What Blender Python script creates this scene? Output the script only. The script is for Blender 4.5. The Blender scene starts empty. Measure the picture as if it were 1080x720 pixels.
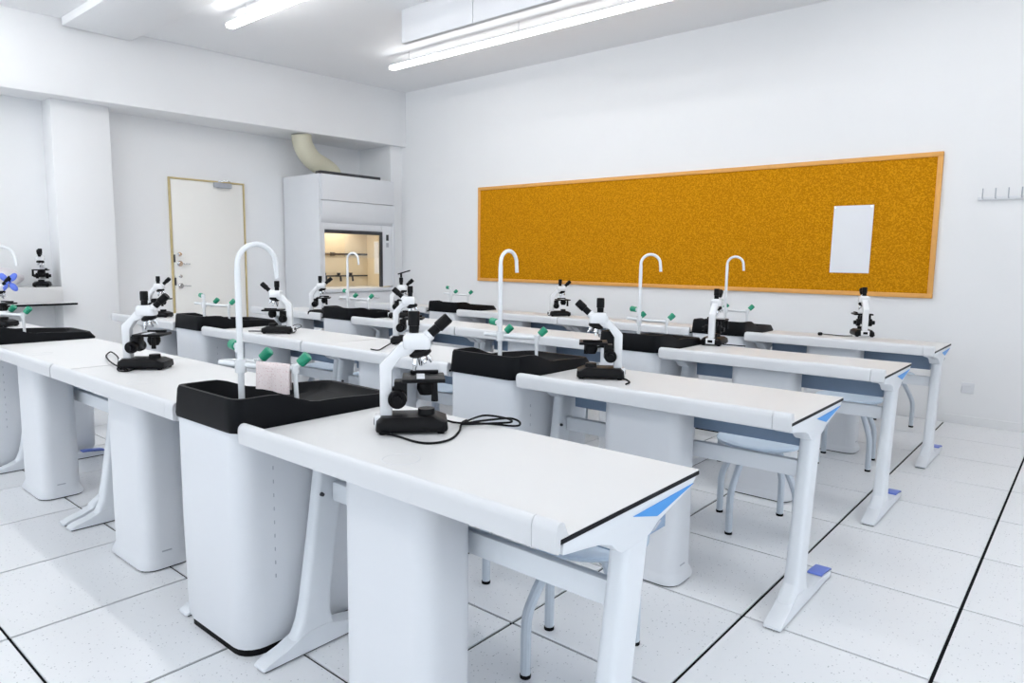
import bpy, bmesh, math, random
from mathutils import Vector, Matrix
random.seed(7)
S = bpy.context.scene
C = bpy.context.collection
PI = math.pi

# ------------------------------------------------------------------ camera
CAM = dict(loc=(0.90246, -2.39518, 1.28452), yaw=-0.70213, pitch=0.11746, roll=0.01207, F=732.279)
def cam_basis():
    y, p, ro = CAM['yaw'], CAM['pitch'], CAM['roll']
    f = Vector((math.sin(y)*math.cos(p), math.cos(y)*math.cos(p), -math.sin(p)))
    r = Vector((math.cos(y), -math.sin(y), 0)); u = r.cross(f)
    return r*math.cos(ro)+u*math.sin(ro), u*math.cos(ro)-r*math.sin(ro), f
_r, _u, _f = cam_basis()
cd = bpy.data.cameras.new('camera'); cam = bpy.data.objects.new('camera', cd); C.objects.link(cam)
cam.matrix_world = Matrix(((_r.x, _u.x, -_f.x, CAM['loc'][0]), (_r.y, _u.y, -_f.y, CAM['loc'][1]), (_r.z, _u.z, -_f.z, CAM['loc'][2]), (0, 0, 0, 1)))
cd.sensor_width = 36; cd.lens = 36*CAM['F']/1080; cd.clip_start = 0.05
S.camera = cam
def at(px, py, axis, val):
    """point on an axis-aligned plane (table top, floor, wall) seen at a photo pixel"""
    d = _f*CAM['F'] + _r*(px-540) - _u*(py-360); o = Vector(CAM['loc'])
    return o + d*((val-o[axis])/d[axis])

# ------------------------------------------------------------------ world, daylight, exposure
w = bpy.data.worlds.new('world'); S.world = w; w.use_nodes = True
w.node_tree.nodes['Background'].inputs['Color'].default_value = (0.75, 0.87, 1.0, 1)
w.node_tree.nodes['Background'].inputs['Strength'].default_value = 1.0
def daylight(x0, x1, z0, z1, y, power, side=False):
    l = bpy.data.lights.new('window_daylight', 'AREA'); l.shape = 'RECTANGLE'
    l.size = x1-x0; l.size_y = z1-z0; l.energy = power; l.color = (0.86, 0.93, 1.0)
    o = bpy.data.objects.new('window_daylight', l); C.objects.link(o)
    o.location = ((x0+x1)/2, y, (z0+z1)/2); o.rotation_euler = (PI/2, 0, 0)     # faces +Y, into the room
    if side: o.location = (y, (x0+x1)/2, (z0+z1)/2); o.rotation_euler = (PI/2, 0, PI/2)     # added window in the right wall, faces -X
WINS = [(-6.7, -4.1), (-3.6, -1.0), (-0.4, 2.2)]
WZ = (0.9, 2.9); WY = -4.8
for a, b in WINS: daylight(a, b, WZ[0], WZ[1], WY-0.32, 20)
FILL_RWINS = [(-4.2, -1.6), (-1.1, 1.5)]  # unseen right-wall windows, added so bluish daylight lifts the left wall
for a, b in FILL_RWINS: daylight(a, b, WZ[0], WZ[1], 3.6+0.32, 24, True)
S.view_settings.view_transform = 'Standard'; S.view_settings.look = 'None'
S.view_settings.gamma = 1; S.view_settings.use_curve_mapping = False
S.view_settings.exposure = 0.42
LED = 15.0; LED_R = 7.4

# ------------------------------------------------------------------ materials
def mat(name, col, rough=0.5, metal=0.0, noise=0.0, nscale=30, bump=0.0, bscale=200, emit=0, spec=0.5, trans=0):
    m = bpy.data.materials.new(name); m.use_nodes = True
    nt = m.node_tree; b = nt.nodes['Principled BSDF']
    b.inputs['Roughness'].default_value = rough; b.inputs['Metallic'].default_value = metal
    b.inputs['Specular IOR Level'].default_value = spec
    c4 = (*col, 1)
    if noise:
        tc = nt.nodes.new('ShaderNodeTexCoord'); n = nt.nodes.new('ShaderNodeTexNoise'); n.inputs['Scale'].default_value = nscale
        n.inputs['Detail'].default_value = 4
        r = nt.nodes.new('ShaderNodeMapRange'); r.inputs['To Min'].default_value = 1-noise; r.inputs['To Max'].default_value = 1+noise
        mx = nt.nodes.new('ShaderNodeVectorMath'); mx.operation = 'SCALE'; mx.inputs[0].default_value = col
        nt.links.new(tc.outputs['Object'], n.inputs['Vector']); nt.links.new(n.outputs['Fac'], r.inputs['Value'])
        nt.links.new(r.outputs['Result'], mx.inputs['Scale']); nt.links.new(mx.outputs['Vector'], b.inputs['Base Color'])
    else:
        b.inputs['Base Color'].default_value = c4
    if bump:
        tc = nt.nodes.new('ShaderNodeTexCoord'); n = nt.nodes.new('ShaderNodeTexNoise'); n.inputs['Scale'].default_value = bscale
        bp = nt.nodes.new('ShaderNodeBump'); bp.inputs['Strength'].default_value = bump; bp.inputs['Distance'].default_value = 0.002
        nt.links.new(tc.outputs['Object'], n.inputs['Vector']); nt.links.new(n.outputs['Fac'], bp.inputs['Height']); nt.links.new(bp.outputs['Normal'], b.inputs['Normal'])
    if emit:
        b.inputs['Emission Color'].default_value = c4; b.inputs['Emission Strength'].default_value = emit
    return m
M = {}
M['wall'] = mat('wall_paint', (0.875, 0.885, 0.90), 0.7, noise=0.012, nscale=3, bump=0.1, bscale=150)
M['ceil'] = mat('ceiling_paint', (0.88, 0.89, 0.91), 0.8, noise=0.015, nscale=2)
M['panel'] = mat('pale_grey_panel', (0.60, 0.615, 0.645), 0.7, noise=0.01, nscale=3)
M['lam'] = mat('table_laminate', (0.735, 0.738, 0.742), 0.38, noise=0.01, nscale=12)
M['lip'] = mat('lip_plastic', (0.71, 0.72, 0.74), 0.35, noise=0.01, nscale=9)
M['plas'] = mat('white_plastic', (0.77, 0.79, 0.825), 0.35, noise=0.012, nscale=7)
M['steel'] = mat('white_powder_coat', (0.81, 0.84, 0.88), 0.3, noise=0.01, nscale=15)
M['core'] = mat('black_core_edge', (0.003, 0.004, 0.007), 0.5, noise=0.1, spec=0.15)
M['basin'] = mat('black_polypropylene', (0.0025, 0.003, 0.0045), 0.5, noise=0.2, nscale=40, spec=0.14)
M['blk'] = mat('black_metal', (0.003, 0.003, 0.004), 0.42, noise=0.1, nscale=50, spec=0.18)
M['rub'] = mat('black_rubber', (0.004, 0.004, 0.005), 0.7, noise=0.1, spec=0.15)
M['enam'] = mat('microscope_enamel', (0.83, 0.84, 0.86), 0.25, noise=0.01)
M['chr'] = mat('chrome', (0.75, 0.76, 0.78), 0.15, 1.0, noise=0.02)
M['accent'] = mat('sky_blue_plastic', (0.06, 0.33, 0.80), 0.4, noise=0.03)
M['cap'] = mat('periwinkle_plastic', (0.16, 0.24, 0.72), 0.4, noise=0.03)
M['tray'] = mat('blue_grey_steel', (0.27, 0.37, 0.52), 0.5, noise=0.02)
M['seat'] = mat('stool_seat_plastic', (0.50, 0.60, 0.72), 0.4, noise=0.02)
M['tube'] = mat('stool_tube_grey', (0.60, 0.66, 0.73), 0.3, noise=0.02)
M['green'] = mat('green_tap_plastic', (0.015, 0.30, 0.17), 0.35, noise=0.05)
M['blue'] = mat('blue_lobe_plastic', (0.12, 0.2, 0.75), 0.4, noise=0.04)
M['fauc'] = mat('faucet_enamel', (0.82, 0.84, 0.86), 0.25, noise=0.01)
M['grey'] = mat('grey_plastic', (0.45, 0.47, 0.52), 0.5, noise=0.03)
M['dgrey'] = mat('dark_grey_metal', (0.035, 0.038, 0.045), 0.4, noise=0.08)
M['door'] = mat('cream_door_paint', (0.93, 0.92, 0.885), 0.5, noise=0.01, nscale=4)
M['dframe'] = mat('yellow_wood_frame', (0.62, 0.50, 0.26), 0.5, noise=0.12, nscale=20)
M['oframe'] = mat('orange_wood_frame', (0.80, 0.40, 0.10), 0.5, noise=0.1, nscale=25)
M['duct'] = mat('beige_duct', (0.62, 0.60, 0.47), 0.5, noise=0.04)
M['tan'] = mat('hood_tan_lining', (0.78, 0.67, 0.49), 0.5, noise=0.03, nscale=5)
M['paper'] = mat('paper', (0.86, 0.88, 0.92), 0.8, noise=0.012, nscale=8)
M['black'] = mat('joint_black', (0.006, 0.007, 0.009), 0.8, noise=0.1, spec=0.1)
M['led'] = mat('led_diffuser', (1.0, 0.99, 0.97), 0.5, emit=LED)
M['led_r'] = mat('led_diffuser_dimmed_bank', (1.0, 0.99, 0.97), 0.5, emit=LED_R)
M['sack'] = mat('grey_cloth', (0.72, 0.70, 0.73), 0.9, noise=0.05, nscale=40)
def cork():
    m = mat('cork', (0.5, 0.25, 0.02), 0.95, bump=0.5, bscale=120, spec=0.05); nt = m.node_tree; b = nt.nodes['Principled BSDF']
    tc = nt.nodes.new('ShaderNodeTexCoord'); v = nt.nodes.new('ShaderNodeTexVoronoi'); v.inputs['Scale'].default_value = 110
    n = nt.nodes.new('ShaderNodeTexNoise'); n.inputs['Scale'].default_value = 70; n.inputs['Detail'].default_value = 8
    a = nt.nodes.new('ShaderNodeMath'); a.operation = 'ADD'
    s = nt.nodes.new('ShaderNodeSeparateColor')
    cr = nt.nodes.new('ShaderNodeValToRGB')
    cr.color_ramp.elements[0].position = 0.45; cr.color_ramp.elements[0].color = (0.47, 0.19, 0.003, 1)
    cr.color_ramp.elements[1].position = 1.0; cr.color_ramp.elements[1].color = (0.70, 0.32, 0.010, 1)
    e = cr.color_ramp.elements.new(0.8); e.color = (0.56, 0.235, 0.006, 1)
    nt.links.new(tc.outputs['Object'], v.inputs['Vector']); nt.links.new(tc.outputs['Object'], n.inputs['Vector'])
    nt.links.new(v.outputs['Color'], s.inputs['Color'])
    k = nt.nodes.new('ShaderNodeMath'); k.operation = 'MULTIPLY'; k.inputs[1].default_value = 0.55
    nt.links.new(s.outputs['Red'], k.inputs[0]); nt.links.new(k.outputs['Value'], a.inputs[0]); nt.links.new(n.outputs['Fac'], a.inputs[1])
    nt.links.new(a.outputs['Value'], cr.inputs['Fac']); nt.links.new(cr.outputs['Color'], b.inputs['Base Color'])
    return m
M['cork'] = cork()
def terrazzo():
    m = mat('terrazzo_tile', (0.8, 0.8, 0.8), 0.3); nt = m.node_tree; b = nt.nodes['Principled BSDF']
    g = nt.nodes.new('ShaderNodeNewGeometry')
    v = nt.nodes.new('ShaderNodeTexVoronoi'); v.inputs['Scale'].default_value = 110
    nt.links.new(g.outputs['Position'], v.inputs['Vector'])
    s = nt.nodes.new('ShaderNodeSeparateColor'); nt.links.new(v.outputs['Color'], s.inputs['Color'])
    a = nt.nodes.new('ShaderNodeMath'); a.operation = 'GREATER_THAN'; a.inputs[1].default_value = 0.80; nt.links.new(s.outputs['Red'], a.inputs[0])
    d = nt.nodes.new('ShaderNodeMath'); d.operation = 'LESS_THAN'; d.inputs[1].default_value = 0.28; nt.links.new(v.outputs['Distance'], d.inputs[0])
    p = nt.nodes.new('ShaderNodeMath'); p.operation = 'MULTIPLY'; nt.links.new(a.outputs[0], p.inputs[0]); nt.links.new(d.outputs[0], p.inputs[1])
    p2 = nt.nodes.new('ShaderNodeMath'); p2.operation = 'MULTIPLY'; nt.links.new(p.outputs[0], p2.inputs[0]); nt.links.new(s.outputs['Green'], p2.inputs[1])
    oi = nt.nodes.new('ShaderNodeObjectInfo')
    r = nt.nodes.new('ShaderNodeMapRange'); r.inputs['To Min'].default_value = 0.985; r.inputs['To Max'].default_value = 1.015; nt.links.new(oi.outputs['Random'], r.inputs['Value'])
    sc = nt.nodes.new('ShaderNodeVectorMath'); sc.operation = 'SCALE'; sc.inputs[0].default_value = (0.855, 0.868, 0.89); nt.links.new(r.outputs[0], sc.inputs['Scale'])
    mx = nt.nodes.new('ShaderNodeMix'); mx.data_type = 'RGBA'; mx.inputs[7].default_value = (0.42, 0.43, 0.46, 1)
    nt.links.new(p2.outputs[0], mx.inputs[0]); nt.links.new(sc.outputs[0], mx.inputs[6]); nt.links.new(mx.outputs[2], b.inputs['Base Color'])
    return m
M['tile'] = terrazzo()
def towel():
    m = mat('pink_terry', (0.75, 0.66, 0.66), 0.95, bump=0.8, bscale=400); nt = m.node_tree; b = nt.nodes['Principled BSDF']
    tc = nt.nodes.new('ShaderNodeTexCoord'); v = nt.nodes.new('ShaderNodeTexVoronoi'); v.inputs['Scale'].default_value = 160
    cr = nt.nodes.new('ShaderNodeValToRGB'); cr.color_ramp.elements[0].color = (0.55, 0.30, 0.30, 1); cr.color_ramp.elements[0].position = 0.05
    cr.color_ramp.elements[1].color = (0.80, 0.70, 0.69, 1); cr.color_ramp.elements[1].position = 0.3
    nt.links.new(tc.outputs['Object'], v.inputs['Vector']); nt.links.new(v.outputs['Distance'], cr.inputs['Fac']); nt.links.new(cr.outputs['Color'], b.inputs['Base Color'])
    return m
M['towel'] = towel()
def glass():
    m = bpy.data.materials.new('window_glass'); m.use_nodes = True; nt = m.node_tree; nt.nodes.clear()
    o = nt.nodes.new('ShaderNodeOutputMaterial'); t = nt.nodes.new('ShaderNodeBsdfTransparent'); g = nt.nodes.new('ShaderNodeBsdfGlossy'); g.inputs['Roughness'].default_value = 0.02
    fr = nt.nodes.new('ShaderNodeFresnel'); x = nt.nodes.new('ShaderNodeMixShader')
    nt.links.new(fr.outputs[0], x.inputs[0]); nt.links.new(t.outputs[0], x.inputs[1]); nt.links.new(g.outputs[0], x.inputs[2]); nt.links.new(x.outputs[0], o.inputs[0])
    return m
M['glass'] = glass()

# ------------------------------------------------------------------ mesh helpers
class MB:
    def __init__(s): s.v = []; s.f = []
    def add(s, vs, fs):
        k = len(s.v); s.v += [tuple(p) for p in vs]; s.f += [tuple(i+k for i in f) for f in fs]; return s
    def box(s, x0, x1, y0, y1, z0, z1):
        return s.add([(x0,y0,z0),(x1,y0,z0),(x1,y1,z0),(x0,y1,z0),(x0,y0,z1),(x1,y0,z1),(x1,y1,z1),(x0,y1,z1)],
                     [(0,3,2,1),(4,5,6,7),(0,1,5,4),(1,2,6,5),(2,3,7,6),(3,0,4,7)])
    def loft(s, loops, cap0=True, cap1=True, closed=True):
        n = len(loops[0]); vs = [p for l in loops for p in l]; fs = []
        for i in range(len(loops)-1):
            for j in range(n if closed else n-1):
                k = (j+1) % n; fs.append((i*n+j, i*n+k, (i+1)*n+k, (i+1)*n+j))
        if cap0: fs.append(tuple(reversed(range(n))))
        if cap1: fs.append(tuple((len(loops)-1)*n+j for j in range(n)))
        return s.add(vs, fs)
    def prism(s, poly, axis, a, b):
        """poly of 2-D points in the other two axes, extruded along axis from a to b"""
        def P(t, q):
            return {0: (t, q[0], q[1]), 1: (q[0], t, q[1]), 2: (q[0], q[1], t)}[axis]
        return s.loft([[P(a, q) for q in poly], [P(b, q) for q in poly]])
    def cyl(s, p0, p1, r0, r1=None, n=16, rings=None):
        p0, p1 = Vector(p0), Vector(p1); r1 = r0 if r1 is None else r1
        d = (p1-p0); L = d.length; d.normalize(); u = d.orthogonal().normalized(); v = d.cross(u)
        rings = rings or [(0, r0), (1, r1)]
        return s.loft([[p0+d*(t*L)+u*(r*math.cos(2*PI*j/n))+v*(r*math.sin(2*PI*j/n)) for j in range(n)] for t, r in rings])
    def tube(s, path, r, n=10, caps=True):
        pts = [Vector(p) for p in path]; rr = r if isinstance(r, list) else [r]*len(pts); loops = []; u = None
        for i, p in enumerate(pts):
            t = (pts[min(i+1, len(pts)-1)]-pts[max(i-1, 0)]).normalized()
            u = (u - t*u.dot(t)).normalized() if u is not None else t.orthogonal().normalized()
            v = t.cross(u); loops.append([p+u*(rr[i]*math.cos(2*PI*j/n))+v*(rr[i]*math.sin(2*PI*j/n)) for j in range(n)])
        return s.loft(loops, caps, caps)
    def lathe(s, prof, n=32, c=(0, 0)):
        return s.loft([[(c[0]+r*math.cos(2*PI*j/n), c[1]+r*math.sin(2*PI*j/n), z) for j in range(n)] for r, z in prof])
    def mesh(s, name, m, angle=35, bevel=0, seg=2):
        me = bpy.data.meshes.new(name); me.from_pydata(s.v, [], s.f)
        bm = bmesh.new(); bm.from_mesh(me); bmesh.ops.recalc_face_normals(bm, faces=bm.faces)
        if bevel:
            es = [e for e in bm.edges if len(e.link_faces) == 2 and e.calc_face_angle(0) > math.radians(40)]
            bmesh.ops.bevel(bm, geom=es, offset=bevel, segments=seg, affect='EDGES', profile=0.5, clamp_overlap=True)
        bm.to_mesh(me); bm.free(); me.materials.append(m)
        for p in me.polygons: p.use_smooth = True
        me.set_sharp_from_angle(angle=math.radians(angle)); return me
    def build(s, name, m, parent=None, **k):
        o = bpy.data.objects.new(name, s.mesh(name, M[m] if isinstance(m, str) else m, **k)); C.objects.link(o)
        if parent: o.parent = parent
        return o
def rrect(x0, x1, y0, y1, r, z, seg=5, sub=1):
    """rounded rectangle loop, counter-clockwise; r may be 4 radii (x0y0, x1y0, x1y1, x0y1); z may be a function of (x, y)"""
    rs = r if isinstance(r, (tuple, list)) else (r,)*4; pts = []
    cs = [(x0+rs[0], y0+rs[0], PI), (x1-rs[1], y0+rs[1], 1.5*PI), (x1-rs[2], y1-rs[2], 0), (x0+rs[3], y1-rs[3], .5*PI)]
    for i, (cx, cy, a) in enumerate(cs):
        arc = [(cx+rs[i]*math.cos(a+.5*PI*k/seg), cy+rs[i]*math.sin(a+.5*PI*k/seg)) for k in range(seg+1)]
        pts += arc
        nx, ny, na = cs[(i+1) % 4]; nr = rs[(i+1) % 4]; q = (nx+nr*math.cos(na), ny+nr*math.sin(na)); a0 = arc[-1]
        pts += [(a0[0]+(q[0]-a0[0])*k/sub, a0[1]+(q[1]-a0[1])*k/sub) for k in range(1, sub)]
    return [(x, y, z(x, y) if callable(z) else z) for x, y in pts]
def arc_pts(c, r, a0, a1, n, ax=(1, 0, 0), up=(0, 0, 1)):
    ax, up, c = Vector(ax), Vector(up), Vector(c)
    return [c+ax*(r*math.cos(a0+(a1-a0)*i/n))+up*(r*math.sin(a0+(a1-a0)*i/n)) for i in range(n+1)]
def smooth(pts, n=6):
    """Catmull-Rom through points"""
    P = [Vector(p) for p in pts]; P = [P[0]]+P+[P[-1]]; out = []
    for i in range(1, len(P)-2):
        for k in range(n):
            t = k/n; a, b, c, d = P[i-1:i+3]
            out.append(.5*((2*b)+(c-a)*t+(2*a-5*b+4*c-d)*t*t+(3*b-a-3*c+d)*t**3))
    return out+[P[-2]]
def tag(o, label=None, cat=None, group=None, kind=None):
    if label: o['label'] = label
    if cat: o['category'] = cat
    if group: o['group'] = group
    if kind: o['kind'] = kind
    return o
def thing(name, loc=(0, 0, 0), rz=0, **k):
    o = bpy.data.objects.new(name, None); C.objects.link(o); o.location = loc; o.rotation_euler = (0, 0, rz); o.empty_display_size = 0.05
    return tag(o, **k)
def dup(o, parent=None):
    c = o.copy(); C.objects.link(c); c.parent = parent
    for ch in list(o.children): dup(ch, c)
    return c
def struct(mb, name, m, label=None, parent=None, **k):
    o = mb.build(name, m, parent, **k)
    return tag(o, label, None, None, 'structure') if not parent else o

# ------------------------------------------------------------------ the room
XL, XR, YB, YF, ZC = -7.45, 3.6, 4.2, WY, 3.55
fl = struct(MB().box(XL, XR, YF, YB, -0.10, -0.008), 'floor', 'black', 'raised floor of white speckled tiles with black joints')
GX, GY = 0.0058, 0.0046
tiles = {}
for i in range(-13, 6):
    for j in range(-8, 7):
        x0, x1 = max(i*.6, XL), (i+1)*.6
        key = round(x1-x0, 3)
        if key not in tiles:
            hx = (x1-x0)/2-GX; hy = .3-GY
            tiles[key] = MB().box(-hx, hx, -hy, hy, -.0075, 0).mesh('floor_tile', M['tile'], bevel=.0012, seg=1)
        o = bpy.data.objects.new('floor_tile', tiles[key]); C.objects.link(o); o.parent = fl; o.location = ((x0+x1)/2, (j+.5)*.6, 0)
struct(MB().box(XL-.2, XR+.2, YF-.2, YB+.2, ZC, ZC+.15), 'ceiling', 'ceil', 'pale white ceiling')
struct(MB().box(XL-.2, XR+.2, YB, YB+.2, -.1, ZC), 'wall_back', 'wall', 'white wall behind the cork board')
struct(MB().box(XL-.2, XL, YF-.2, YB, -.1, ZC), 'wall_left', 'wall', 'white wall with the cream door')
wr = MB().box(XR, XR+.2, YF-.2, YB, -.1, WZ[0]).box(XR, XR+.2, YF-.2, YB, WZ[1], ZC)
ys = [YF-.2]+[v for ab in FILL_RWINS for v in ab]+[YB]
for a, b in zip(ys[::2], ys[1::2]): wr.box(XR, XR+.2, a, b, WZ[0], WZ[1])
struct(wr, 'wall_right', 'wall', 'white wall with added windows right of the camera')
for n, (a, b) in enumerate(FILL_RWINS):
    fr = MB(); t = .05
    fr.box(XR+.08, XR+.14, a, b, WZ[0], WZ[0]+t).box(XR+.08, XR+.14, a, b, WZ[1]-t, WZ[1])
    for y in (a, (a+b)/2-t/2, b-t): fr.box(XR+.08, XR+.14, y, y+t, WZ[0]+t, WZ[1]-t)
    wo = struct(fr, 'window_%d' % (n+4), 'steel', 'white framed window out of view, added to brighten the left wall')
    for y0, y1 in ((a+t, (a+b)/2-t/2), ((a+b)/2+t/2, b-t)):
        MB().box(XR+.106, XR+.112, y0, y1, WZ[0]+t, WZ[1]-t).build('pane', 'glass', wo)
wf = MB().box(XL, XR, YF-.2, YF, -.1, WZ[0]).box(XL, XR, YF-.2, YF, WZ[1], ZC)
xs = [XL]+[v for ab in WINS for v in ab]+[XR]
for a, b in zip(xs[::2], xs[1::2]): wf.box(a, b, YF-.2, YF, WZ[0], WZ[1])
struct(wf, 'wall_front', 'wall', 'white window wall behind the camera')
for n, (a, b) in enumerate(WINS):
    fr = MB()
    t = .05
    fr.box(a, b, YF-.14, YF-.08, WZ[0], WZ[0]+t).box(a, b, YF-.14, YF-.08, WZ[1]-t, WZ[1])
    for x in (a, (a+b)/2-t/2, b-t): fr.box(x, x+t, YF-.14, YF-.08, WZ[0]+t, WZ[1]-t)
    wo = struct(fr, 'window_%d' % (n+1), 'steel', 'white framed window out of view, added to brighten the left wall')
    for x0, x1 in ((a+t, (a+b)/2-t/2), ((a+b)/2+t/2, b-t)):
        MB().box(x0, x1, YF-.112, YF-.106, WZ[0]+t, WZ[1]-t).build('pane', 'glass', wo)
# boxed beam along the left wall (slightly skewed in plan), column, cross beam
struct(MB().prism([(XL, YF), (-7.43, YF), (-6.65, YB), (XL, YB)], 2, 2.82, ZC), 'trim_1', 'wall', 'boxed white beam along the top of the left wall', bevel=.006)
struct(MB().box(XL, -7.2, .05, .59, -.0, 2.82), 'trim_2', 'wall', 'square white column left of the door', bevel=.006)
struct(MB().box(-6.95, XR, .12, .74, 3.47, ZC), 'trim_3', 'ceil', 'shallow white cross beam on the ceiling', bevel=.004)
struct(MB().box(XL, -6.75, 4.0, YB, 0, 2.82), 'trim_4', 'wall', 'white corner boxing behind the fume hood')
struct(MB().box(.0, XR, YB-.012, YB, 0.0, .07), 'baseboard_back', 'wall', 'low white skirting under the back wall')
# thin panel hung from the ceiling
cs = thing('ceiling_panel', (-4.22, 2.03, 3.25), label='white jointed panel hanging from the ceiling between the two long lights', cat='panel')
for x in (0, .905, 1.81, 2.715):
    MB().box(x, x+.9, 0, .05, 0, ZC-3.25).build('panel_board', 'panel', cs, bevel=.004)
# door
XD = XL
dr = struct(MB().box(XD, XD+.025, 1.268, 1.290, 0, 2.19).box(XD, XD+.025, 2.188, 2.206, 0, 2.19).box(XD, XD+.025, 1.290, 2.188, 2.17, 2.19), 'door_1', 'dframe', 'cream door in a thin yellow wood frame', bevel=.004)
MB().box(XD+.001, XD+.018, 1.296, 2.182, .01, 2.166).build('door_leaf', 'door', dr, bevel=.003)
cl = MB().box(XD+.02, XD+.07, 1.80, 2.02, 2.11, 2.17).build('door_closer', 'grey', dr, bevel=.01)
MB().tube([(XD+.06, 1.85, 2.18), (XD+.14, 1.92, 2.19), (XD+.05, 2.0, 2.195)], .008).build('closer_arm', 'chr', cl)
for z, s in ((1.30, .020), (1.19, .028), (1.04, .016), (.93, .026)):
    kn = MB().cyl((XD+.018, 1.36, z), (XD+.03, 1.36, z), s*1.2, s*1.2).cyl((XD+.03, 1.36, z), (XD+.06, 1.36, z), s*.55, s*.8).build('door_lock' if s < .025 else 'door_handle', 'chr', dr)
    if s > .025: MB().cyl((XD+.05, 1.36, z), (XD+.05, 1.47, z-.004), .009, .007).build('lever', 'chr', kn)
for z in (1.25, .98):
    MB().box(XD+.018, XD+.036, 1.292, 1.306, z-.045, z+.045).build('strike_plate', 'dgrey', dr, bevel=.002)

# ------------------------------------------------------------------ ceiling lights
LZ = 3.40      # the strips hang on thin wires just below the ceiling
def led(x0, x1, y, label, m='led'):
    t = thing('ceiling_light', ((x0+x1)/2, y, LZ), label=label, cat='light', group='linear ceiling lights'); h = (x1-x0)/2
    MB().box(-h, h, -.03, .03, .0365, .055).build('housing', 'steel', t, bevel=.004)
    for x in (-h+.3, 0, h-.3): MB().cyl((x, 0, .05), (x, 0, ZC-LZ), .0025, .0025, 6).build('suspension_wire', 'grey', t)
    MB().box(-h+.002, h-.002, -.036, .036, 0, .036).build('diffuser', m, t, bevel=.006)
led(-5.53, -1.7, 1.06, 'long bright LED strip light, upper left, cut off by the top edge')
led(-5.45, -1.7, 2.94, 'long bright LED strip light above the cork board', 'led_r')
led(-6.75, -1.7, -.85, 'assumed LED strip light out of view above the front row, lengthened to brighten the left wall')  # this strip and the next: unseen, lengthened to brighten the left wall
led(-6.75, -1.7, -2.9, 'assumed LED strip light out of view near the windows, lengthened to brighten the left wall')
for y, nm in ((2.94, 'right of the cork board'), (1.06, 'above the right ends of the tables'), (-.85, 'above the nearest table end'), (-2.9, 'above the camera')):
    led(-1.2, 3.1, y, 'added fill LED strip light, out of view ' + nm, 'led_r')  # unseen second set of strips, added to brighten the floor on the right
# ------------------------------------------------------------------ cork board, paper, hooks, socket
cx0, cx1, cz0, cz1 = -5.251, -.153, 1.008, 2.187
cb = thing('cork_board', ((cx0+cx1)/2, YB, cz0), label='long orange brown cork board in a pale orange wood frame on the back wall', cat='board')
W2 = (cx1-cx0)/2; H = cz1-cz0; t = .038
MB().box(-W2+t, W2-t, -.018, -.001, t, H-t).build('cork_panel', 'cork', cb)
for b in ((-W2, W2, 0, t), (-W2, W2, H-t, H)): MB().box(b[0], b[1], -.03, -.001, b[2], b[3]).build('frame_rail', 'oframe', cb, bevel=.004)
for b in ((-W2, -W2+t), (W2-t, W2)): MB().box(b[0], b[1], -.03, -.001, t, H-t).build('frame_stile', 'oframe', cb, bevel=.004)
pp = MB(); pr = []
n = 10
for i in range(n+1):
    pr.append((i/n))
pw = [(-.963+.322*k, YB-.020-.004*math.sin(PI*k)-(.006 if k == 1 else 0)) for k in pr]
pp.loft([[(x, y, 1.204+.002*i) for x, y in pw]+[(x, y-.001, 1.204+.002*i) for x, y in reversed(pw)] for i in (0,)]+[[(x+.006, y, 1.785) for x, y in pw]+[(x+.006, y-.001, 1.785) for x, y in reversed(pw)]])
po = pp.build('paper_sheet', 'paper'); tag(po, 'blank white paper sheet pinned to the right part of the cork board', 'paper')
for x, z in ((-.945, 1.772), (-.65, 1.772)): MB().cyl((x, YB-.0195, z), (x, YB-.034, z), .006, .008, 10).build('pin', 'chr', po)
hk = thing('hook_rail', (.12, YB, 1.80), label='white wall rail with thin upright metal pegs right of the cork board', cat='hook rail')
MB().box(-.02, .56, -.018, -.001, -.014, .014).build('rail', 'plas', hk, bevel=.004)
for i in range(7):
    x = .014+i*.083
    MB().tube([(x, -.017, 0), (x, -.045, -.002), (x, -.052, .012), (x, -.054, .075)], .0045, 8).build('peg', 'grey', hk)
sk = thing('wall_socket', (.145, YB, .30), label='small white socket plate low on the back wall', cat='socket')
MB().box(-.043, .043, -.01, -.001, -.043, .043).build('socket_plate', 'plas', sk, bevel=.004)
MB().box(-.025, .025, -.013, -.0105, .012, .026).build('socket_insert', 'plas', sk, bevel=.002)

# ------------------------------------------------------------------ fume hood and duct
hx0, hx1, hy0, hy1, hz = -7.43, -6.6, 2.75, 3.965, 2.32
fh = thing('fume_hood', ((hx0+hx1)/2, (hy0+hy1)/2, 0), label='tall white fume hood with tan lined open front by the corner', cat='fume hood')
ox, oy = (hx0+hx1)/2, (hy0+hy1)/2
def hb(x0, x1, y0, y1, z0, z1): return (x0-ox, x1-ox, y0-oy, y1-oy, z0, z1)
oy0, oy1, oz0, oz1 = 2.835, 3.755, .89, 1.635
MB().box(*hb(hx0, hx1-.03, hy0, hy0+.03, .0, hz)).build('side_panel', 'plas', fh, bevel=.006)
MB().box(*hb(hx0, hx1-.03, hy1-.03, hy1, .0, hz)).build('side_panel', 'plas', fh, bevel=.006)
MB().box(*hb(hx0, hx1-.05, hy0+.03, hy1-.03, hz-.03, hz-.002)).build('top_panel', 'plas', fh)
up = MB().prism([(-7.0-ox, 2.0), (hx1-ox, 2.0), (hx1-ox, hz), (-7.0-ox, hz)], 1, hy0-oy+.0305, hy1-oy-.0305).build('upper_fascia', 'plas', fh, bevel=.006)
MB().prism([(-7.0-ox, 1.72), (hx1-.06-ox, 1.72), (hx1-ox, 1.80), (hx1-ox, 1.994), (-7.0-ox, 1.994)], 1, hy0-oy+.0305, hy1-oy-.0305).build('lower_fascia', 'plas', fh, bevel=.006)
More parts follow.
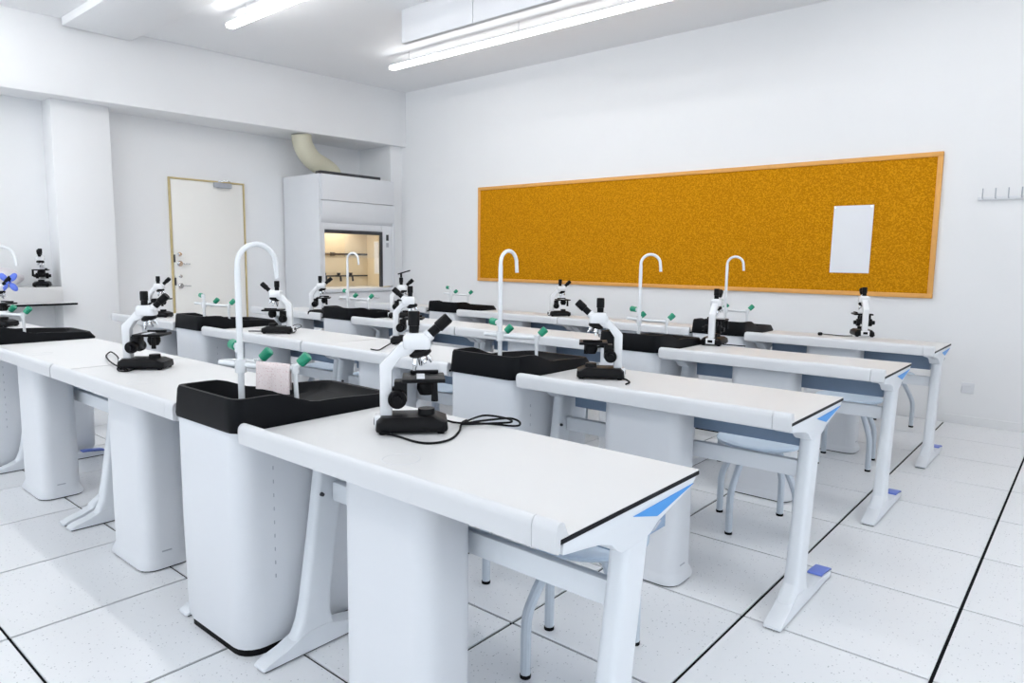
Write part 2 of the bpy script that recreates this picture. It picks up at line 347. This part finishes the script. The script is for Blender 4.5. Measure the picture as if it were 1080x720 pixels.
MB().box(*hb(hx1-.09, hx1-.04, hy0+.0305, oy0, .9, 1.719)).build('post', 'plas', fh, bevel=.005)
ps = MB().box(*hb(hx1-.09, hx1-.04, oy1+.0, hy1-.0305, .9, 1.719)).build('post', 'plas', fh, bevel=.005)
MB().box(*hb(hx1-.039, hx1-.03, 3.82, 3.86, 1.52, 1.60)).build('switch', 'dgrey', ps, bevel=.003)
MB().box(*hb(hx1-.039, hx1-.03, 3.82, 3.86, 1.43, 1.49)).build('switch', 'grey', ps, bevel=.003)
MB().box(*hb(hx1-.09, hx1-.045, oy0, oy1, oz1, 1.719)).build('header', 'plas', fh, bevel=.004)
MB().box(*hb(hx1-.075, hx1-.03, oy0, oy1, oz1-.045, oz1)).build('sash_rail', 'dgrey', fh, bevel=.004)
MB().box(*hb(hx1-.075, hx1-.03, oy1-.035, oy1, oz0, oz1-.046)).build('sash_stile', 'dgrey', fh, bevel=.004)
gl = MB().box(*hb(hx1-.068, hx1-.064, oy0, oy1-.036, 1.28, oz1-.046)).build('sash_pane', 'glass', fh)
MB().box(*hb(hx0+.04, hx1-.02, hy0+.0305, hy1-.0305, .84, .885)).build('worktop', 'plas', fh, bevel=.005)
MB().box(*hb(hx0+.04, hx1-.06, hy0+.0305, hy1-.0305, .06, .839)).build('base_cabinet', 'plas', fh, bevel=.005)
for y0, y1 in ((hy0+.04, oy-.004), (oy+.004, hy1-.04)):
    d = MB().box(*hb(hx1-.059, hx1-.042, y0, y1, .1, .82)).build('cabinet_door', 'plas', fh, bevel=.004)
    MB().box(*hb(hx1-.041, hx1-.025, (y0+y1)/2-.05, (y0+y1)/2+.05, .74, .755)).build('handle', 'chr', d, bevel=.004)
lin = [hb(-7.2, -7.19, hy0+.04, hy1-.04, .886, 1.72), hb(-7.189, hx1-.091, hy1-.045, hy1-.035, .886, 1.719), hb(-7.189, hx1-.091, hy0+.035, hy0+.045, .886, 1.719), hb(-7.189, hx1-.091, hy0+.046, hy1-.046, 1.71, 1.719)]
for q, nme in zip(lin, ('back_lining', 'side_lining', 'side_lining', 'roof_lining')): MB().box(*q).build(nme, 'tan', fh)
sw = MB()
yy = hy1-.046-oy
for a, b, c, d in ((-7.02, -6.80, 1.50, 1.515), (-7.02, -6.80, 1.06, 1.075)): sw.box(a-ox, b-ox, yy-.006, yy, c, d)
for a, b in ((-7.02, -7.005), (-6.815, -6.80)): sw.box(a-ox, b-ox, yy-.006, yy, 1.075, 1.50)
sw.build('side_window_frame', 'door', fh)
MB().box(-7.004-ox, -6.816-ox, yy-.004, yy-.001, 1.076, 1.499).build('side_window_pane', 'paper', fh)
MB().tube([(-7.17-ox, hy0+.1-oy, 1.33), (-7.17-ox, hy1-.06-oy, 1.33)], .013).build('rod', 'dgrey', fh)
MB().cyl((-7.17-ox, 3.32-oy-.03, 1.33), (-7.17-ox, 3.32-oy+.03, 1.33), .024).build('rod_clamp', 'dgrey', fh)
MB().tube([(-7.17-ox, hy0+.1-oy, 1.03), (-7.17-ox, hy1-.06-oy, 1.03)], .010).build('rod', 'dgrey', fh)
for y in (3.15, 3.38, 3.58):
    v = MB().tube([(-7.185-ox, y-oy, 1.03), (-7.08-ox, y-oy, 1.03), (-7.07-ox, y-oy, .96)], .014).build('gas_nozzle', 'dgrey', fh)
    MB().cyl((-7.12-ox, y-oy, 1.04), (-7.12-ox, y-oy, 1.075), .02, .026, 8).build('nozzle_knob', 'dgrey', v)
hl = bpy.data.lights.new('hood_lamp', 'AREA'); hl.energy = 3; hl.size = .5; hl.color = (1, .92, .78)
hlo = bpy.data.objects.new('hood_lamp', hl); C.objects.link(hlo); hlo.parent = fh; hlo.location = (-6.95-ox, 0, 1.70)
MB().box(*hb(hx1-.14, hx1-.02, hy0+.03, 3.72, hz+.001, hz+.038)).build('roof_edge', 'dgrey', fh, bevel=.004)
dpath = smooth([(-6.98, 2.75, 2.819), (-6.98, 2.78, 2.68), (-6.98, 2.90, 2.53), (-6.98, 3.10, 2.44), (-6.98, 3.19, 2.38), (-6.98, 3.20, 2.335)], 5)+[Vector((-6.98, 3.20, 2.322))]
dt = MB().tube(dpath, .125, 20, True).build('exhaust_duct', 'duct'); tag(dt, 'beige bent exhaust duct between beam and fume hood', 'duct')

# ------------------------------------------------------------------ wall bench at far left
wb = thing('wall_bench', (-7.22, -1.4, 0), label='white wall bench with thin black edge left of the column', cat='bench')
MB().box(-.22, .21, -1.92, 1.53, .776, .795).build('worktop', 'core', wb, bevel=.003)
MB().box(-.22, .205, -1.92, 1.53, .7955, .80).build('laminate', 'lam', wb)
MB().box(-.22, .08, -1.9, 1.445, .801, .955).build('raised_shelf', 'lam', wb, bevel=.006)
for y in (-1.7, -.6, .5):
    MB().prism([(-.22, .775), (.16, .775), (.15, .745), (-.18, .45), (-.22, .45)], 1, y, y+.03).build('bracket', 'plas', wb, bevel=.004)
sb = MB(); ls = []
for i in range(9):
    t = i/8; r = .16*math.sin(PI*min(.97, max(.08, t)))**.7
    ls.append([(-7.28+.35*r*math.cos(a)*1.6, -.42+.34*(t-.5), .957+max(0, .09+.6*r*math.sin(a)*(1+.15*math.sin(5*a+i))) ) for a in [2*PI*k/16 for k in range(16)]])
so = sb.loft(ls).build('cloth_bundle', 'sack'); tag(so, 'small pale grey cloth bundle on the wall bench shelf, left edge', 'cloth')

# ------------------------------------------------------------------ lab tables
ROWS = ['front', 'second', 'third', 'back']
ROWY = [-1.35, -.04, 1.265, 2.55]
D = .605
def make_table(L):
    t = thing('lab_table')
    core = MB().box(0, L, 0, D, .737, .7488).build('table_top', 'core', t, bevel=.0015, seg=1)
    MB().box(.0005, L-.0005, .0005, D-.0005, .749, .751).build('laminate', 'lam', core)
    prof = [(-.013, .722), (-.014, .762), (-.011, .775), (-.004, .783), (.004, .784), (.012, .779), (.019, .766), (.026, .7515), (.026, .748), (0.0, .736), (0.0, .722), (-.006, .718)]
    def ring(x, k):   # shrunk profile towards the end
        return [(x, .003+(y-.003)*k, .745+(z-.745)*k) for y, z in prof]
    xe = L-.062
    lp = MB().loft([ring(-.006, .62), ring(-.003, .86), ring(.006, .97), ring(.02, 1), ring(xe-.0015, 1)]).build('front_lip', 'lip', t, angle=50)
    MB().loft([ring(xe, 1), ring(L-.008, 1), ring(L-.001, .97)]).build('lip_end_cap', 'lip', t, angle=50)
    gr = [[(L*.47+r*math.cos(2*PI*j/36), .145+r*math.sin(2*PI*j/36), z) for j in range(36)] for r, z in ((.052, .7512), (.0515, .7519), (.0492, .7519), (.0487, .7512))]
    MB().loft(gr, False, False).build('grommet_ring', 'lip', t)
    # pedestal
    pc = L/2-.02
    ped = MB().loft([rrect(pc-.19, pc+.19, .042, .255, .06, .006), rrect(pc-.19, pc+.19, .042, .255, .06, .018), rrect(pc-.182, pc+.182, .05, .247, .06, .04), rrect(pc-.178, pc+.178, .056, .24, .058, .05),
                     rrect(pc-.176, pc+.176, .056, .24, .058, .718)]).build('pedestal', 'plas', t)
    MB().loft([rrect(pc-.186, pc+.186, .046, .251, .06, 0), rrect(pc-.186, pc+.186, .046, .251, .06, .0055)]).build('plinth', 'rub', ped)
    MB().box(pc+.1765, pc+.1785, .12, .16, .07, .076).build('vent_slot', 'grey', ped)
    # legs, feet, brackets
    for side in (0, 1):
        xc = .05 if side == 0 else L-.030
        dy = 0 if side == 0 else .03
        out = -1 if side == 0 else 1
        lg = MB()
        loops = []
        for z, yc, hy, hx in ((.05, .198, .085, .030), (.075, .196, .068, .029), (.11, .20, .057, .028), (.17, .208, .052, .027), (.40, .243, .050, .026), (.66, .283, .052, .026), (.70, .288, .056, .026)):
            loops.append(rrect(xc-hx, xc+hx, yc-hy+dy*(z > .1), yc+hy+dy, .018, z, 4))
        lg.loft(loops).build('leg', 'steel', t)
        fp = [(0, .006), (.002, .014), (.02, .024), (.08, .04), (.13, .062), (.17, .075), (.24, .075), (.29, .06), (.36, .048), (.50, .038), (.59, .03), (.60, .022), (.60, .006)]
        ft = MB()
        def fl_(x, k): return [(x, .002+y*k+(1-k)*.15, .006+(z-.006)*(.7+.3*k)) for y, z in fp]
        ft.loft([fl_(xc-.031, .965), fl_(xc-.026, 1), fl_(xc+.026, 1), fl_(xc+.031, .965)])
        fo = ft.build('foot', 'steel', t, angle=40)
        MB().box(xc-.026, xc+.026, .01, .59, 0, .0055).build('sole', 'rub', fo)
        MB().prism([(.47, .0415), (.475, .0475), (.50, .0475), (.585, .039), (.606, .031), (.606, .024), (.603, .023), (.602, .0305), (.592, .0315), (.50, .0395)], 0, xc-.0285, xc+.0285).build('foot_cap', 'cap', fo, bevel=.002)
        br = [(.012, .7365), (.012, .712), (.08, .702), (.15, .690), (.19, .676), (.215, .655), (.235, .645), (.33, .645), (.36, .652), (.40, .672), (.57, .716), (.598, .7365)]
        xa, xb = (.008, .074) if side == 0 else (L-.062, L-.002)
        bo = MB().prism(br, 0, xa, xb).build('end_bracket', 'steel', t, bevel=.003)
        xo = xa if side == 0 else xb
        MB().prism([(.275, .717), (.385, .688), (.40, .690), (.572, .722)], 0, min(xo, xo+out*.0025), max(xo, xo+out*.0025)).build('accent_plate', 'accent', bo)
        MB().prism([(.365, .656), (.378, .655), (.408, .671), (.400, .674)], 0, min(xo, xo+out*.0015), max(xo, xo+out*.0015)).build('slot', 'grey', bo)
        if side == 0: MB().cyl((xc-out*.0265, .225, .52), (xc-out*.036, .225, .52), .007, .006, 10).build('bolt', 'dgrey', t)
    MB().box(.077, L-.058, .265, .295, .488, .553).build('stretcher', 'steel', t, bevel=.006)
    tr = MB().box(.079, L-.074, .335, .343, .59, .735).build('book_tray', 'tray', t, bevel=.002)
    MB().box(.079, L-.074, .3435, .57, .59, .597).build('tray_floor', 'tray', tr)
    for x in (.079, L-.082): MB().box(x, x+.008, .3435, .57, .5975, .735).build('tray_side', 'tray', tr)
    return t
tproto = {}
COLS = [('right', -1.052, 1.2), ('centre right', -2.74, 1.25), ('centre left', -4.0, 1.25), ('far left', -5.65, 1.2)]
CL = {'right': 'white lab table at the right end of the {} row', 'centre right': 'white lab table just left of the right-hand black sink, {} row',
      'centre left': 'white lab table just right of the left-hand black sink, {} row', 'far left': 'white lab table left of the left-hand black sink, {} row'}
for ri, rn in enumerate(ROWS):
    for cn, x, L in COLS:
        if L not in tproto: tproto[L] = t = make_table(L)
        else: t = dup(tproto[L])
        t.location = (x, ROWY[ri], 0); tag(t, CL[cn].format(rn), 'table', 'white lab tables')

# ------------------------------------------------------------------ sinks
SW, SD = .405, .62
def make_sink():
    t = thing('sink_unit')
    cab = MB().loft([rrect(.012, SW-.012, .012, .59, (.03, .075, .05, .03), .022), rrect(.004, SW-.004, .004, .60, (.03, .075, .05, .03), .05), rrect(0, SW, 0, .61, (.03, .075, .05, .03), .40), rrect(0, SW, 0, .61, (.03, .075, .05, .03), .744)]).build('cabinet', 'plas', t)
    MB().loft([rrect(.014, SW-.014, .014, .588, (.03, .07, .05, .03), 0), rrect(.014, SW-.014, .014, .588, (.03, .07, .05, .03), .0215)]).build('plinth', 'rub', cab)
    for k in range(9): MB().box(SW-.0005, SW+.0012, .118, .121, .25+k*.045, .262+k*.045).build('vent_slit', 'grey', cab)
    def sm(a, b, v): q = max(0, min(1, (v-a)/(b-a))); return q*q*(3-2*q)
    def top(x, y): return .850-.045*sm(.13, .30, y)-.012*sm(.33, .60, y)
    def rim(x, y): return top(x, y)-.004
    k = dict(seg=6, sub=14)
    R4 = (.03, .045, .05, .05)
    b = MB().loft([rrect(-.004, SW+.004, -.006, .635, R4, .7455, **k), rrect(-.006, SW+.006, -.008, .637, R4, .757, **k), rrect(.000, SW-.000, -.002, .618, R4, lambda x, y: top(x, y)-.012, **k),
                   rrect(.004, SW-.004, .002, .610, R4, top, **k), rrect(.016, SW-.016, .014, .592, (.026, .035, .04, .04), top, **k), rrect(.021, SW-.021, .019, .586, (.026, .035, .04, .04), lambda x, y: top(x, y)-.012, **k),
                   rrect(.035, SW-.035, .035, .565, .03, .76, **k)]).build('basin', 'basin', t, angle=60)
    MB().lathe([(.022, .7605), (.022, .763), (.012, .7615)], 16, (SW/2, .36)).build('drain', 'dgrey', b)
    return t
def make_faucet(t, ang, h=1.325, reach=.062, neck=True):
    """gooseneck, forked tap bar and three green-handled taps, standing in the basin"""
    fx, fy = .205, .13
    d = Vector((math.cos(ang), math.sin(ang), 0)); r = reach; O = Vector((fx, fy, 0))
    base = Vector((fx, fy, .761)); zt = h-r
    if neck:
        path = [base, base+Vector((0, 0, .2))]+[Vector((fx, fy, zt-.02))]+[Vector((fx, fy, zt))+d*(r-r*math.cos(a))+Vector((0, 0, r*math.sin(a))) for a in [PI*k/16 for k in range(17)]]
        e = path[-1]; path += [e+Vector((0, 0, -.02))+d*.002, e+Vector((0, 0, -.045))+d*.004]
        fo = MB().tube(path, [.0105]*3+[.009]*(len(path)-3), 12).build('gooseneck_spout', 'fauc', t)
    else:
        fo = MB().tube([base, base+Vector((0, 0, .1)), base+Vector((0, 0, .235))], [.0105, .0105, .009], 12).build('tap_post', 'fauc', t)
    MB().cyl((fx, fy, .761), (fx, fy, .80), .024, .016).build('spout_base', 'fauc', fo)
    L0 = O+Vector((-.06, -.04, .932)); B2 = O+Vector((-.07, .10, .914)); B3 = O+Vector((.118, .13, .912))
    bar = MB().tube(smooth([L0, O+Vector((0, -.0, .926)), O+Vector((.05, .055, .918)), B3], 5), .0095, 10).build('tap_bar', 'fauc', t)
    MB().tube(smooth([L0, O+Vector((-.085, .03, .926)), B2], 6), .0095, 10).build('bar_branch', 'fauc', bar)
    MB().tube([B3, B3+Vector((0, 0, -.04)), B3+Vector((.002, .002, -.105))], .008, 10).build('bar_support', 'fauc', bar)
    MB().cyl(O+Vector((0, 0, .90)), O+Vector((0, 0, .945)), .018, .018).build('bar_collar', 'fauc', bar)
    for o, hd, st in ((O+Vector((-.004, -.002, .985)), (-.75, .1, .06), .018), (B2, (.42, .36, .55), .022), (B3, (.42, .36, .55), .022)):
        h_ = Vector(hd).normalized()
        tp = MB().cyl(o-Vector((0, 0, .016)), o+Vector((0, 0, .014)), .0135, .013).cyl(o, o+h_*st, .010, .011).build('tap', 'fauc', t)
        MB().cyl(o+h_*st, o+h_*(st+.042), .017, .019, 14, [(0, .012), (.06, .0165), (.9, .018), (1, .015)]).build('tap_handle', 'green', tp)
sinks = []
for ci, (cn, x) in enumerate((('right-hand', -1.470), ('left-hand', -4.42))):
    for ri, rn in enumerate(ROWS):
        if not sinks: t = sp = make_sink()
        else: t = dup(sp)
        sinks.append((t, ci, ri, x, cn, rn))
ANG = {(0, 0): PI/2, (0, 1): PI/2, (0, 2): .5, (0, 3): .3, (1, 0): 1.1, (1, 1): .9, (1, 2): .3, (1, 3): .5}
for t, ci, ri, x, cn, rn in sinks:
    make_faucet(t, ANG[(ci, ri)], reach=.07 if ri == 0 else .058, neck=not (ci == 1 and ri in (1, 3)))
    t.location = (x, ROWY[ri]-.012, 0)
    tag(t, ('black lab sink with white gooseneck tap and green handles, %s sink of the %s row' if not (ci == 1 and ri in (1, 3)) else 'black lab sink with green handled taps, %s sink of the %s row') % (cn, rn), 'sink', 'lab sinks')
# towel over the tap bar of the nearest sink
def make_towel():
    o3 = Vector((-1.470+.205, ROWY[0]-.012+.13, 0)); e = Vector((.118, .13, 0)).normalized(); q = Vector((e.y, -e.x, 0))   # q faces the camera side
    prof = [(-.020, -.070), (-.020, -.035), (-.017, .0), (-.011, .012), (0, .0165), (.011, .012), (.017, .0), (.021, -.035), (.024, -.062), (.025, -.078)]
    nx = 16; A = []; B = []
    for i in range(nx+1):
        u = i/nx; p0 = o3+e*(.052+u*.108); z0 = .921-.010*u
        for th, W in ((0, A), (1, B)):
            row = []
            for k, (py, pz) in enumerate(prof):
                wv = .0025*math.sin(9*u+k*.7)+.0015*math.sin(23*u)
                sgn = 1 if py > 0 else -1
                off = (py+wv*sgn)-(sgn*.0045*th if py else 0)
                zz = z0+pz-(.003*th if abs(py) < .012 else 0)+(.006*math.sin(4*u+1) if pz < -.05 else 0)
                v = p0+q*off; row.append((v.x, v.y, zz))
            W.append(row)
    o = MB().loft([A[i]+list(reversed(B[i])) for i in range(nx+1)]).build('hand_towel', 'towel', angle=80); tag(o, 'small pale pink towel hung over the tap bar of the nearest sink', 'towel')
make_towel()

# ------------------------------------------------------------------ stools
def make_stool():
    t = thing('stool')
    MB().lathe([(.02, .412), (.15, .410), (.188, .414), (.200, .424), (.200, .432), (.190, .438), (.15, .434), (.02, .430)], 40).build('seat', 'seat', t, angle=40)
    MB().tube([(.11*math.cos(a), .11*math.sin(a), .402) for a in [2*PI*k/24 for k in range(25)]], .009, 8).build('seat_ring', 'tube', t)
    for a in (1, 3, 5, 7):
        c, s = math.cos(a*PI/4), math.sin(a*PI/4)
        pt = smooth([(r*c, r*s, z) for r, z in ((.10, .402), (.145, .33), (.188, .25), (.207, .20), (.211, .14), (.211, .07), (.211, .012))], 3)
        lg = MB().tube(pt, .0165, 10).build('leg', 'tube', t)
        MB().cyl((.211*c, .211*s, 0), (.211*c, .211*s, .0115), .0175, .0178, 12).build('foot_cap', 'rub', lg)
    return t
st = make_stool(); first = True
SP = []
right = [(-.28, -.625, 23), (-.307, .91, 31.6), (-.285, 2.385, 8), (-.35, 3.69, -17)]
for r in range(4):
    x, y, a = right[r]; SP.append((x, y, a, 'grey stool tucked behind the right end of the %s row table' % ROWS[r]))
    SP.append((-.82 if r else -1.08, ROWY[r]+(.77 if r else .86), (40-9*r) if r else 60, 'grey stool behind the table, next to the right-hand sink of the %s row' % ROWS[r]))
    for k, (x, nm) in enumerate(((-1.85, 'first'), (-2.45, 'second'), (-3.1, 'third'), (-3.72, 'fourth'))):
        SP.append((x, ROWY[r]+.80+.02*k, 12*k-7*r, 'grey stool between the two sinks of the %s row, %s from the right' % (ROWS[r], nm)))
    SP.append((-4.78, ROWY[r]+.78, 20, 'grey stool left of the left-hand sink in the %s row' % ROWS[r]))
for x, y, a, lb in SP:
    o = st if first else dup(st); first = False
    o.location = (x, y, 0); o.rotation_euler = (0, 0, math.radians(a)-PI/2*0); tag(o, lb, 'stool', 'grey stools at the lab tables')

# ------------------------------------------------------------------ microscopes
def make_scope():
    """+x is the eyepiece side, origin on the table under the middle of the base"""
    t = thing('microscope')
    b = MB().loft([rrect(-.105, .115, -.07, .07, .02, .008), rrect(-.107, .117, -.072, .072, .02, .014), rrect(-.105, .115, -.068, .068, .02, .038, 5), rrect(-.09, .085, -.055, .055, .02, .052)]).build('base', 'blk', t)
    for sx in (-.085, .095):
        for sy in (-.052, .052): MB().cyl((sx, sy, 0), (sx, sy, .0078), .011, .012, 10).build('foot', 'rub', b)
    MB().box(-.112, -.06, -.030, .030, .012, .050).build('rear_plate', 'enam', b, bevel=.003)
    MB().box(-.1145, -.1122, -.016, .016, .022, .040).build('switch', 'blk', b)
    MB().loft([[(.05+.028*math.cos(a), .028*math.sin(a), .0525) for a in [2*PI*k/20 for k in range(20)]], [(.05+.026*math.cos(a), .026*math.sin(a), .07) for a in [2*PI*k/20 for k in range(20)]]]).build('lamp_housing', 'blk', b)
    arm = [(-.095, .050), (-.057, .050), (-.057, .195), (-.030, .235), (.015, .250), (.015, .286), (-.028, .282), (-.095, .212)]
    MB().prism(arm, 1, -.020, .020).build('arm', 'enam', t, bevel=.004)
    hd = MB().loft([rrect(-.018, .062, -.032, .032, .014, .262), rrect(-.022, .066, -.035, .035, .015, .270), rrect(-.022, .062, -.035, .035, .015, .298), rrect(-.012, .042, -.028, .028, .012, .312)]).build('head', 'enam', t)
    v = MB().cyl((.012, 0, .310), (.012, 0, .380), .017, .018, 18, [(0, .0155), (.35, .0155), (.36, .0185), (.92, .0185), (1, .0165)]).build('vertical_tube', 'blk', hd)
    d = Vector((.68, 0, .62)).normalized(); o = Vector((.042, 0, .288))
    MB().cyl(o, o+d*.030, .02, .019, 18).build('eyepiece_mount', 'enam', hd)
    MB().cyl(o+d*.028, o+d*.108, .0165, .018, 18, [(0, .015), (.40, .015), (.42, .0185), (.93, .0185), (1, .016)]).build('inclined_eyepiece', 'blk', hd)
    ns = Vector((.028, 0, .262)); ax = Vector((.25, 0, -1)).normalized()
    np_ = MB().cyl(ns, ns+ax*.026, .03, .034, 20, [(0, .024), (.3, .034), (.7, .036), (1, .026)]).build('nosepiece', 'blk', t)
    u = ax.orthogonal().normalized(); w_ = ax.cross(u)
    for k in range(4):
        a = k*PI/2+.5; rd = (u*math.cos(a)+w_*math.sin(a)); p0 = ns+ax*.022+rd*.016; dd = (ax+rd*.42).normalized(); ln = .045-.006*k
        MB().cyl(p0, p0+dd*ln, .009, .007, 12, [(0, .0095), (.6, .0095), (.65, .007), (1, .005)]).build('objective', 'chr', np_)
    sg = MB().box(-.025, .108, -.068, .068, .162, .174).build('stage', 'blk', t, bevel=.003)
    MB().box(.0, .09, .04, .055, .1745, .185).build('slide_holder', 'blk', sg, bevel=.002)
    MB().box(.02, .045, -.06, .03, .1745, .1765).build('glass_slide', 'paper', sg)
    MB().cyl((.075, -.062, .162), (.075, -.062, .105), .009, .011, 12).build('stage_knob', 'blk', sg)
    MB().box(-.05, -.01, -.028, .028, .095, .1615).build('stage_bracket', 'blk', sg, bevel=.004)
    MB().cyl((.05, 0, .1615), (.05, 0, .115), .027, .022, 18, [(0, .024), (.3, .03), (.6, .03), (1, .021)]).build('condenser', 'blk', t)
    for s in (-1, 1):
        k = MB().cyl((-.040, s*.0285, .108), (-.040, s*.055, .108), .027, .027, 20, [(0, .024), (.1, .029), (.9, .029), (1, .026)]).build('coarse_knob', 'blk', t)
        MB().cyl((-.040, s*.0552, .108), (-.040, s*.075, .108), .016, .015, 16).build('fine_knob', 'blk', k)
    return t
sc0 = make_scope(); sc_first = True
TZ = .7515
scopes = {}
def heading(v): return math.atan2(v[1], v[0])
PR = (.763, .646); PLft = (-.763, -.646)
def turn(v, deg):
    a = math.atan2(v[1], v[0])+math.radians(deg); return a
# name, photo pixel of the base centre, heading, label, scale
SC = [('m1', (433, 453), turn(PR, 8), 'large white and black microscope with long cable on the nearest table', .98),
      ('m2', (634, 398), turn(PLft, -6), 'white and black microscope on the right table of the second row, eyepiece pointing left', .96),
      ('m3', (753, 363), math.radians(100), 'microscope on the right table of the third row, beside the black sink', .95),
      ('m4', (909, 354), turn(PR, 75), 'microscope on the right table of the back row, below the paper sheet', .95),
      ('m5', (589, 333), turn(PR, 15), 'small microscope on the back row table below the cork board left half', .92),
      ('m6', (430, 362), turn(PR, 0), 'microscope half hidden behind the nearest microscope, on the second row table', .95),
      ('m7', (295, 351), turn(PLft, 0), 'microscope with left pointing eyepiece on the second row table, nearer the left-hand sink', .96),
      ('m8', (153, 388), turn(PR, 3), 'microscope with coiled cable on the front row table left of the nearest sink', .96),
      ('m9', (167, 334), turn(PR, 0), 'microscope in front of the door frame, on the second row far left table', .93),
      ('m10', (337, 332), turn(PR, 10), 'microscope in front of the fume hood left edge, on the third row', .95),
      ('m13', (422, 335), turn(PR, 5), 'microscope with black clamp on top, in front of the fume hood right post', .95),
      ('m12', (-2, 344), turn(PR, 0), 'microscope with blue lobed cover cut off by the left picture edge', 1.0)]
for nm, px, hd, lb, sc in SC:
    o = sc0 if sc_first else dup(sc0); sc_first = False
    p = at(px[0], px[1], 2, TZ); o.location = (p.x, p.y, TZ); o.rotation_euler = (0, 0, hd); o.scale = (sc,)*3
    tag(o, lb, 'microscope', 'microscopes on the lab tables'); scopes[nm] = o
for c in scopes['m6'].children:      # head swung round so that the eyepiece points over the arm
    if c.name.startswith('head'): c.location = (.03, 0, 0); c.rotation_euler = (0, 0, PI)
cb_ = MB().tube([(.012, 0, .381), (.012, 0, .42)], .010, 10).build('clamp_stem', 'blk', scopes['m13'])
MB().box(-.045, .075, -.012, .012, -.006, .006).build('clamp_bar', 'blk', scopes['m13'], bevel=.003)
k_ = [c for c in scopes['m13'].children if c.name.startswith('clamp_bar')][0]; k_.location = (.025, 0, .425); k_.rotation_euler = (0, -.3, 0)
g = dup(sc0); g.location = (-7.26, -.10, .957); g.rotation_euler = (0, 0, -.4); g.scale = (1, 1, 1)
tag(g, 'microscope on the raised shelf of the wall bench beside the white column', 'microscope', 'microscopes on the lab tables')
def cable(owner, pix, r=.0035, zoff=None, name='power_cable'):
    o = scopes[owner]; R_ = Matrix.Rotation(-o.rotation_euler.z, 3, 'Z'); s = o.scale.x; out = []
    for i, q in enumerate(pix):
        z = TZ+r+(q[2] if len(q) > 2 else 0); p = at(q[0], q[1], 2, z); out.append(R_ @ (p-o.location)/s)
    MB().tube(smooth(out, 6), r/s, 8).build(name, 'rub', o)
cable('m1', [(400, 456, .012), (416, 459), (440, 466), (458, 467), (475, 463), (484, 455), (487, 446, .004), (492, 443)])
cable('m1', [(470, 443, .01), (478, 445), (487, 446, .006), (500, 446), (520, 447), (540, 449), (548, 448), (547, 444), (538, 441, .004), (522, 442, .004), (505, 444, .006), (490, 446, .009), (497, 442, .004), (510, 438), (524, 439), (537, 442, .004), (539, 445, .008), (525, 446, .008), (500, 447, .01), (486, 447, .012)])
cable('m8', [(130, 386, .008), (124, 388), (126, 391), (135, 391), (131, 388, .006), (122, 385, .01), (115, 380, .01), (112, 375, .01), (117, 371, .01), (124, 376, .008), (126, 383, .01), (133, 391, .004), (143, 389, .006), (155, 388, .006)])
cable('m4', [(899, 354, .01), (890, 354), (878, 353), (867, 352)])
o4 = scopes['m4']; pe_ = at(865, 352, 2, TZ+.012); q_ = Matrix.Rotation(-o4.rotation_euler.z, 3, 'Z') @ (pe_-o4.location)/o4.scale.x
MB().lathe([(.004, -.012), (.014, -.010), (.019, 0), (.014, .012), (.004, .014)], 14).build('plug', 'rub', o4).location = q_
cable('m7', [(303, 349, .01), (312, 347), (318, 344), (314, 342), (306, 344)], .0025)
cable('m7', [(285, 349, .008), (275, 349), (262, 349)], .004)
cable('m6', [(412, 362, .01), (405, 366), (399, 369), (391, 368)])
cable('m2', [(652, 398, .008), (660, 400), (664, 403), (660, 405)])
cable('m3', [(762, 363, .008), (775, 364), (786, 365)])
m12 = scopes['m12']
hub = MB().cyl((.10, -.014, .325), (.10, .014, .325), .012).build('lobe_hub', 'blue', m12)
for k in range(4):
    a = PI/4+k*PI/2; c = Vector((.10+.05*math.cos(a), 0, .325+.05*math.sin(a)))
    mb = MB(); dr_ = Vector((math.cos(a), 0, math.sin(a))); pe = Vector((-math.sin(a), 0, math.cos(a)))
    lp = []
    for i in range(7):
        th = PI*i/6-PI/2; rr = max(.06, math.cos(th)); cc = c+dr_*(.038*math.sin(th))
        lp.append([cc+pe*(.024*rr*math.cos(b))+Vector((0, .012*rr*math.sin(b), 0)) for b in [2*PI*j/14 for j in range(14)]])
    mb.loft(lp).build('lobe', 'blue', hub)
